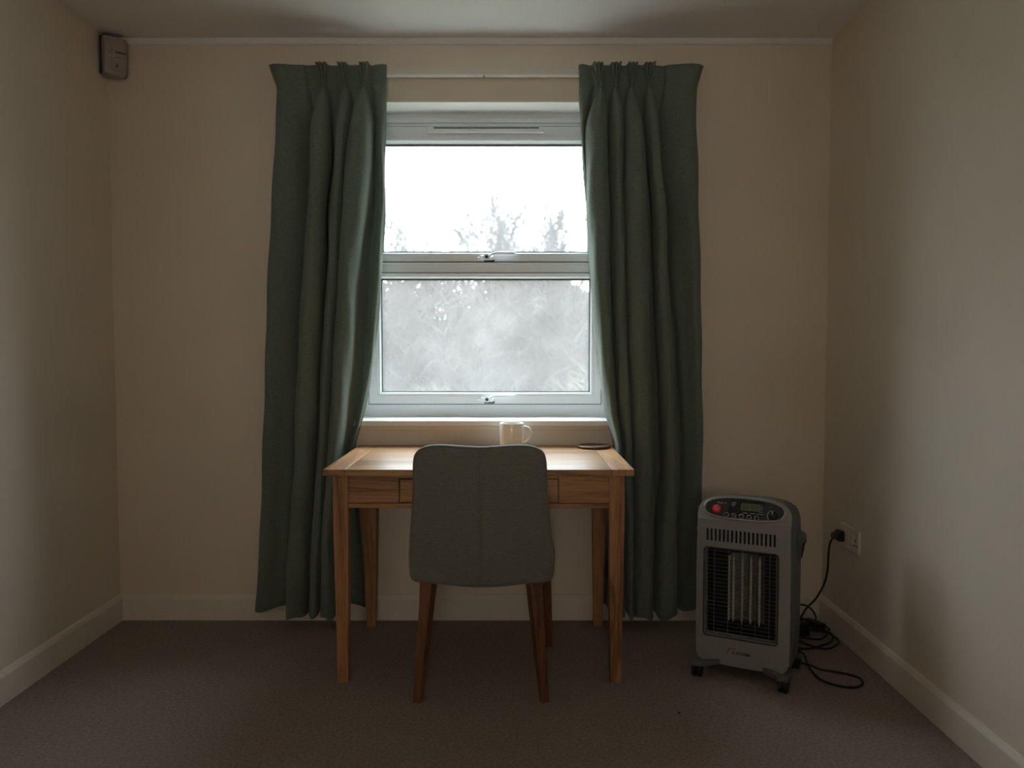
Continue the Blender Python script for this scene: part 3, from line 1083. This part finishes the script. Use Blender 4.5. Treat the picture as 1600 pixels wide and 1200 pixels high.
# raised bezel round the panel
nn = Vector((0, -math.cos(ANG), math.sin(ANG)))
bez = [M_tilt(.0015) @ Vector((x * 1.012, s_, 0)) for x, s_ in pan]
obj('bezel', tube(bez, .0042, 8, closed=True), 'silver', ht, sm=True)
cp = obj('control_panel', plate(pan, [], .006, 0, M_tilt(-.005)), 'panel_grey', ht)
obj('display_panel', plate([(-.060, .014), (.068, .026), (.062, .030), (.066, .080), (.02, .086), (-.052, .083)][0:1] + [(.058, .022), (.068, .078), (.0, .0855), (-.050, .082)], [], .002, .0004, M_tilt(-.001)), 'black', cp)
lc = obj('display', plate(rrect(-.012, .052, .044, .069, .001), [], .0016, .0003, M_tilt(.0002)), 'lcd', cp, label='green grey liquid crystal display')
def bar(x0, x1, s0, s1, m='ink_white', par=cp, h=.0003):
    return obj('printed_mark', plate([(x0, s0), (x1, s0), (x1, s1), (x0, s1)], [], .0006, .0001, M_tilt(h)), m, par)
# segment digits on the display
bd = bmesh.new()
def seg7(x, s0, mask, hgt=.015, wd=.006):
    q = {'a': (x, x + wd, s0 + hgt - .0012, s0 + hgt), 'd': (x, x + wd, s0, s0 + .0012), 'g': (x, x + wd, s0 + hgt / 2 - .0006, s0 + hgt / 2 + .0006),
         'f': (x, x + .0012, s0 + hgt / 2, s0 + hgt), 'e': (x, x + .0012, s0, s0 + hgt / 2), 'b': (x + wd - .0012, x + wd, s0 + hgt / 2, s0 + hgt), 'c': (x + wd - .0012, x + wd, s0, s0 + hgt / 2)}
    for ch in mask:
        x0, x1, z0, z1 = q[ch]
        m4 = M_tilt(.0013)
        vs = [bd.verts.new(m4 @ Vector((a, c, 0))) for a, c in ((x0, z0), (x1, z0), (x1, z1), (x0, z1))]
        bd.faces.new(vs)
for x, mk in ((-.004, 'acdefg'), (.006, 'abged'), (.018, 'bc'), (.026, 'abcdef'), (.037, 'bcfg')):
    seg7(x, .049, mk)
obj('display_digits', bd, 'ink_black', cp)
for (x0, x1, s0) in ((-.046, -.030, .068), (-.048, -.032, .062), (-.044, -.036, .056), (.056, .061, .066), (.053, .064, .058), (.052, .062, .051), (.051, .063, .043)):
    bar(x0, x1, s0, s0 + .0014)
for (x0, x1, s0) in ((-.004, .012, .034), (.023, .040, .0345), (.046, .066, .0345), (-.034, -.032, .073), (-.021, -.019, .077)):
    bar(x0, x1, s0, s0 + .0012)
for (x0, x1, s0) in ((-.034, -.031, .0085), (-.014, -.008, .0075), (.016, .019, .008), (.086, .092, .064)):
    bar(x0, x1, s0, s0 + .0011)
obj('lettering', text_bm('Timer', .0098, M_tilt(-.0015) @ Matrix.Translation((-.100, .062, 0))), 'ink_white', cp)
bar(-.072, -.066, .064, .0652, h=-.0016)
# red power button
def knob(name, x, s0, r, h, m, par, n=28, dome=True, parts=None):
    prof = [(r * 1.0, -.002), (r, h * .55), (r * .93, h * .85), (r * .75, h), (r * .02, h * (1.06 if dome else 1.0))]
    bm_ = lathe(prof, n)
    bm_.transform(M_tilt(0) @ Matrix.Translation((x, s0, 0)))
    return obj(name, bm_, m, par, sm=True)
rb = knob('power_button', -.096, .040, .0155, .010, 'red', cp)
ring = [M_tilt(.0112) @ Vector((-.096 + .0052 * math.cos(a), .0405 + .0052 * math.sin(a), 0)) for a in [2 * PI * k / 20 for k in range(20)]]
# sub-part depth is used up here, so ring and mark belong to the panel
obj('power_symbol', tube(ring, .0009, 5, closed=True), 'ink_white', cp)
for i in range(5):
    x, s0 = -.060 + i * .0265, .0215 - .0006 * i + .001
    knob('push_button', x, s0, .0066, .006, 'panel_grey', cp, 20, False)
    rg_ = [M_tilt(.002) @ Vector((x + .0078 * math.cos(a), s0 + .0078 * math.sin(a), 0)) for a in [2 * PI * k / 20 for k in range(20)]]
    obj('button_ring', tube(rg_, .0011, 6, closed=True), 'chrome', cp, sm=True)
    bb = lathe([(.0034, .0055), (.0034, .0066), (.0001, .0068)], 14)
    bb.transform(M_tilt(0) @ Matrix.Translation((x, s0, 0)))
    obj('button_centre', bb, 'black', cp)
knob('dial', .099, .034, .0155, .012, 'black', cp)
bb = box(-.0011, .0011, .002, .0145, .0118, .0136)
bb.transform(M_tilt(0) @ Matrix.Translation((.099, .034, 0)))
obj('dial_pointer', bb, 'ink_white', cp)
arc = [M_tilt(.001) @ Vector((.099 + .0185 * math.cos(a), .034 + .0185 * math.sin(a), 0)) for a in [1.9 + 2.1 * k / 14 for k in range(15)]]
obj('dial_scale', tube(arc, .0007, 5), 'ink_white', cp)

# radiant cavity behind the grille: back and four walls
cb = bmesh.new()
for q in ((GX0 - .002, GX1 + .002, .030, .034, GZ0 - .002, GZ1 + .002),
          (GX0 - .004, GX0, YF + .02, .032, GZ0, GZ1), (GX1, GX1 + .004, YF + .02, .032, GZ0, GZ1),
          (GX0, GX1, YF + .02, .032, GZ0 - .004, GZ0), (GX0, GX1, YF + .02, .032, GZ1, GZ1 + .004)):
    box(*q, bm=cb)
# the shell is cut open for the cavity by a boolean with the cavity's own outline
cut_me = bpy.data.meshes.new('cut')
cbm = box(GX0 - .001, GX1 + .001, -.2, .031, GZ0 - .001, GZ1 + .001)
cbm.to_mesh(cut_me)
cbm.free()
cut = bpy.data.objects.new('cut', cut_me)
C.objects.link(cut)
shell = [c for c in ht.children if c.name == 'shell'][0]
cut.parent = ht
bo = shell.modifiers.new('open', 'BOOLEAN')
bo.object = cut
bo.operation = 'DIFFERENCE'
bo.solver = 'EXACT'
bpy.context.view_layer.update()
dg = bpy.context.evaluated_depsgraph_get()
new = bpy.data.meshes.new_from_object(shell.evaluated_get(dg))
shell.modifiers.clear()
shell.data = new
bpy.data.objects.remove(cut)
cav = obj('heating_chamber', cb, 'black', ht)
rf = []
for k in range(17):
    x = -.062 + .122 * k / 16
    rf.append((x, .024 - .018 * (abs(x + .001) / .061) ** 2.2))
pr = [[(x, y, z) for x, y in rf] for z in (.185, .432)]
bm_ = loft(pr, False, False)
obj('reflector', bm_, 'reflector', cav, sm=True)
obj('reflector_edge', box(-.0655, -.0600, -.028, .008, .190, .430, .002), 'tube', cav, label='pale reflector edge')
for k, x in enumerate((-.047, -.016, .015, .046)):
    p = [(x, -.022, .186 - .004 * (k % 2)), (x, -.022, .196), (x, -.022, .420), (x, -.022, .436)]
    obj('heating_tube', tube(p, [.001, .0043, .0043, .001], 8), 'tube', cav, label='pale upright quartz heating tube')
# grille: frame wire, pale rim strip, upright and level wires
gr = obj('grille', plate(rrect(GX0 - .004, GX1 + .004, GZ0 - .006, GZ1 + .003, .014), [rrect(GX0 - .0005, GX1 + .0005, GZ0 - .002, GZ1, .012)], .003, .0008, M_vert(YF - .0005)), 'panel_grey', ht)
obj('grille_rim', plate(rrect(GX0 + .001, GX1 - .001, GZ0 + .001, GZ1 - .001, .012), [rrect(GX0 + .0075, GX1 - .0075, GZ0 + .009, GZ1 - .003, .008)], .003, .0006, M_vert(YF + .014)), 'reflector', gr)
for k in range(22):
    z = GZ0 + .012 + k * (GZ1 - GZ0 - .020) / 21
    pts = [(GX0 - .001, YF + .004, z), (GX0 + .012, YF - .004, z), (GX1 - .012, YF - .004, z), (GX1 + .001, YF + .004, z)]
    obj('grille_wire', tube(pts, .0008, 5), 'wire', gr)
for x in (-.098, -.048, .000, .048, .095):
    pts = [(x, YF + .003, GZ0 - .004), (x, YF - .003, GZ0 + .010), (x, YF - .003, GZ1 - .010), (x, YF + .003, GZ1 + .001)]
    obj('grille_wire', tube(pts, .0011, 5), 'wire', gr)
# logo on the lower fascia: angled swoosh, then red and black slanted letters
lg = obj('logo', text_bm('FI', .0155, M_vert(YF - .0004) @ Matrix.Translation((-.034, .0925, 0)), .25, .0003, .0004), 'ink_red', fas)
obj('logo', text_bm('STORM', .0145, M_vert(YF - .0004) @ Matrix.Translation((-.0185, .0930, 0)), .25, .0003, .0004), 'ink_black', fas)
obj('logo', plate([(-.053, .092), (-.050, .092), (-.040, .1115), (-.018, .1115), (-.020, .1135), (-.0425, .1135)], [], .0006, .0001, M_vert(YF - .0004)), 'ink_red', fas)
# side carrying handles: rounded grip with the recess below
for s in (-1, 1):
    rg_ = []
    for z, d, w_ in ((.425, .004, .012), (.440, .010, .020), (.480, .016, .028), (.500, .022, .032), (.515, .023, .032), (.526, .018, .028), (.532, .006, .018)):
        rg_.append([(s * (.170 + x), y + .03, z) for x, y in ((0, -w_), (d * .75, -w_), (d, -w_ * .6), (d, w_ * .6), (d * .75, w_), (0, w_))])
    h = obj('side_handle', loft(rg_), 'grey_shell', ht, sm=False)
    obj('handle_recess', loft([[(s * (.170 + x), y + .03, z) for x, y in ((0, -w_), (d, -w_), (d, w_), (0, w_))] for z, d, w_ in ((.438, .011, .014), (.482, .018, .022), (.497, .0235, .026))]), 'dark_hole', h)
# castor arms and wheels
def castor(x, y, sx, sy):
    a = obj('castor_arm', box(x - .022, x + .022, y - .016, y + .016, .040, .056, .004), 'grey_shell', ht)
    b = loft([[(x - sx * .02, y - .015, .044), (x - sx * .02, y + .015, .044), (x - sx * .02, y + .015, .058), (x - sx * .02, y - .015, .058)],
              [(x - sx * .085, y - sy * .05 - .018, .048), (x - sx * .085, y - sy * .05 + .018, .048), (x - sx * .085, y - sy * .05 + .018, .066), (x - sx * .085, y - sy * .05 - .018, .066)]])
    obj('castor_brace', b, 'grey_shell', a)
    for d in (-.010, .010):
        wv = tube([(x + d - .0075, y, .0205), (x + d - .006, y, .0205), (x + d + .006, y, .0205), (x + d + .0075, y, .0205)], [.0165, .0205, .0205, .0165], 24)
        obj('castor_wheel', wv, 'black', a, sm=False)
    obj('castor_fork', box(x - .021, x + .021, y - .012, y + .012, .026, .041, .003), 'black', a)
for sx in (-1, 1):
    for sy in (-1, 1):
        castor(sx * .150, sy * .120, sx, sy)

# ------------------------------------------------------------ socket, cords
so_ = empty('wall_socket', (XR, 3.243, .428), 0, 'white double power socket on the right wall above the skirting', 'socket')
obj('socket_plate', box(-.011, 0, -.090, .090, -.047, .047, .004, 3), 'socket', so_)
for y in (-.035, .008):
    r = obj('rocker_switch', box(-.0150, -.009, y - .008, y + .008, -.012, .022, .003), 'socket', so_)
b = bmesh.new()
for (y, z, dy, dz) in ((-.062, .004, .003, .006), (-.073, -.016, .005, .003), (-.051, -.016, .005, .003)):
    box(-.0114, -.0105, y - dy, y + dy, z - dz, z + dz, bm=b)
obj('pin_holes', b, 'dark_hole', so_)
for y in (-.06, .06):
    b = tube([(-.0105, y, .036), (-.0120, y, .036)], .003, 12)
    obj('screw', b, 'chrome', so_)

ca = empty('power_cord', (1.2, 3.3, 0), 0, 'black cable running from the wall socket to coils behind the heater', 'cable')
def off(pts, o):
    return [(p[0] - o.location[0], p[1] - o.location[1], p[2] - o.location[2]) for p in pts]
up_ = catmull([(1.303, 3.305, .420), (1.286, 3.303, .395), (1.279, 3.300, .340), (1.279, 3.305, .287), (1.272, 3.32, .223), (1.243, 3.33, .159), (1.202, 3.33, .114), (1.164, 3.31, .063), (1.13, 3.29, .02), (1.10, 3.27, .007),
               (1.10, 3.20, .007), (1.162, 3.178, .007), (1.222, 3.209, .008), (1.272, 3.245, .008), (1.293, 3.273, .014), (1.301, 3.320, .015), (1.269, 3.353, .016), (1.22, 3.368, .014), (1.15, 3.35, .008), (1.08, 3.30, .007),
               (1.09, 3.26, .014), (1.14, 3.245, .015), (1.163, 3.218, .012), (1.202, 3.182, .008), (1.238, 3.172, .010), (1.277, 3.198, .014), (1.307, 3.245, .010), (1.310, 3.291, .010), (1.287, 3.32, .023), (1.24, 3.345, .026), (1.17, 3.36, .02),
               (1.09, 3.36, .010), (1.06, 3.29, .007), (1.10, 3.255, .022), (1.146, 3.263, .024), (1.211, 3.24, .022), (1.252, 3.263, .020), (1.298, 3.325, .030), (1.312, 3.375, .020), (1.312, 3.42, .02), (1.28, 3.455, .025), (1.225, 3.462, .03),
               (1.15, 3.45, .03), (1.12, 3.44, .02), (1.16, 3.47, .05), (1.215, 3.475, .082), (1.25, 3.475, .085), (1.275, 3.46, .070), (1.285, 3.44, .045), (1.27, 3.41, .030)], 6)
obj('cable', tube(off(up_, ca), .0042, 8), 'rubber', ca, sm=True)
rg_ = [[(x, y, z) for y, z in rrect(-w_, w_, -h_, h_, .006, 3)] for x, w_, h_ in ((-.012, .022, .021), (-.030, .024, .022), (-.038, .018, .016), (-.055, .012, .010))]
pg = loft(rg_)
pg.transform(Matrix.Translation((XR - ca.location[0], 3.305 - ca.location[1], .425)))
obj('plug', pg, 'black', ca, sm=False)
pk = box(-.026, .026, -.026, .026, 0, .055, .006)
pk.transform(Matrix.Translation((1.178 - ca.location[0], 3.315 - ca.location[1], .012)) @ Matrix.Rotation(.3, 4, 'Z'))
obj('plug_block', pk, 'black', ca)
pk = loft([[(x, y, z) for x, y in rrect(-.014, .014, -.045, .045, .008, 3)] for z in (0, .026)])
pk.transform(Matrix.Translation((1.262 - ca.location[0], 3.385 - ca.location[1], .02)) @ Matrix.Rotation(.5, 4, 'Z'))
obj('cable_connector', pk, 'black', ca)

cb_ = empty('heater_cord', (1.15, 2.95, 0), 0, 'black cable lying in a loop on the carpet in front of the coils', 'cable')
lp = catmull([(1.02, 3.14, .010), (1.06, 3.175, .008), (1.10, 3.165, .006), (1.122, 3.137, .006), (1.119, 3.096, .006), (1.103, 3.023, .0055), (1.095, 2.955, .0055), (1.096, 2.900, .0055), (1.113, 2.858, .0055), (1.15, 2.826, .0055), (1.19, 2.817, .0055),
              (1.225, 2.838, .0055), (1.244, 2.880, .0055), (1.234, 2.916, .0055), (1.184, 2.953, .0055), (1.134, 2.975, .0060), (1.105, 2.992, .0135), (1.078, 3.031, .010), (1.06, 3.08, .0055), (1.01, 3.12, .02)], 6)
obj('cable', tube(off(lp, cb_), .0042, 8), 'rubber', cb_, sm=True)

# ------------------------------------------------------------ alarm sensor in the corner
sn = empty('motion_sensor', (XL + .046, YB - .046, 2.312), math.radians(45), 'white alarm motion sensor high in the left corner', 'sensor')
def rot_s(b):
    return b
# local x across the face, -y out into the room
rg_ = []
for z, d, hw in ((0, .018, .036), (.004, .026, .044), (.012, .030, .046), (.05, .036, .047), (.10, .038, .047), (.148, .034, .047), (.154, .030, .046), (.156, .024, .044)):
    rg_.append([(-hw, .030, z), (-hw, -d * .45, z), (-hw * .93, -d * .75, z), (-hw * .6, -d * .96, z), (0, -d, z), (hw * .6, -d * .96, z), (hw * .93, -d * .75, z), (hw, -d * .45, z), (hw, .030, z)])
hs = obj('housing', loft(rg_), 'sensor', sn, sm=False)
obj('back_plate', loft([[(-.049, .034, z), (-.049, -.002, z), (.049, -.002, z), (.049, .034, z)] for z in (.004, .158)]), 'panel_grey', sn)
obj('lens_window', box(-.022, .022, -.0372, -.030, .018, .050, .004), 'sensor', sn)
obj('indicator', box(-.003, .003, -.0385, -.033, .030, .040, .001), 'dark_hole', sn)
for x in (-.028, -.012):
    obj('screw_cap', tube([(x, -.034, .072), (x, -.0385, .072)], .0022, 10), 'ink_white', sn)
obj('lettering', text_bm('EURORA', .0105, Matrix.Translation((-.006, -.0386, .086)) @ Matrix.Rotation(PI / 2, 4, 'X'), .2, .0003, .0003), 'ink_black', sn)
ac = [(-.026 + .016 * (1 - math.cos(a)), -.0378, .078 + .020 * math.sin(a)) for a in [1.5 * k / 10 for k in range(11)]]
obj('arc_mark', tube(ac, .0006, 5), 'ink_black', sn)
obj('printed_line', box(-.008, .022, -.0388, -.0375, .0695, .0705), 'ink_black', sn)

# ------------------------------------------------------------ small things
b = bmesh.new()
bmesh.ops.create_icosphere(b, subdivisions=2, radius=.004)
for v in b.verts:
    v.co *= 1 + .35 * math.sin(v.co.x * 900 + v.co.y * 700)
    v.co.z *= .6
o = obj('crumb', b, 'crumb', label='tiny dark crumb on the carpet in front of the desk', cat='crumb')
o.location = (.543, 2.626, .002)


ulamp = empty('added_uplighter', (-.14, -1.3, 0), 0, 'unseen floor lamp added behind the viewpoint for soft fill', 'lamp')  # made-up lamp body around the ambient fill light, out of view
obj('lamp_base', lathe([(.13, 0), (.13, .015), (.02, .03)], 32), 'black', ulamp)
obj('pole', tube([(0, 0, .02), (0, 0, 1.76)], .012, 12), 'chrome', ulamp)
obj('lamp_shade', loft([[(r * math.cos(2 * PI * k / 40), r * math.sin(2 * PI * k / 40), z) for k in range(40)] for r, z in ((.02, 1.75), (.10, 1.78), (.15, 1.84), (.18, 1.92), (.176, 1.92), (.145, 1.842), (.095, 1.785), (.02, 1.76))], True, False), 'ceramic', ulamp, sm=True)

chest = empty('shading_chest', (-.14, -2.62, 0), 0, 'unseen oak chest of drawers added in the hallway to shade the lower wall', 'chest')  # added out of view to dim the lamp light on lower wall and floor
obj('carcass', box(-.46, .46, -.20, .20, .06, 1.13, .004), 'oak_z', chest)
obj('chest_top', box(-.48, .48, -.22, .22, 1.13, 1.155, .004), 'oak_x', chest)
for k in range(4):
    z0 = .09 + k * .257
    d = obj('drawer', box(-.44, .44, .195, .212, z0, z0 + .247, .003), 'oak_x', chest)
    for x in (-.25, .25):
        obj('knob', tube([(x, .21, z0 + .123), (x, .24, z0 + .123)], [.010, .016], 16), 'walnut_z', d)
for x in (-.42, .42):
    for y in (-.16, .16):
        obj('leg', box(x - .03, x + .03, y - .03, y + .03, 0, .062, .003), 'oak_z', chest)
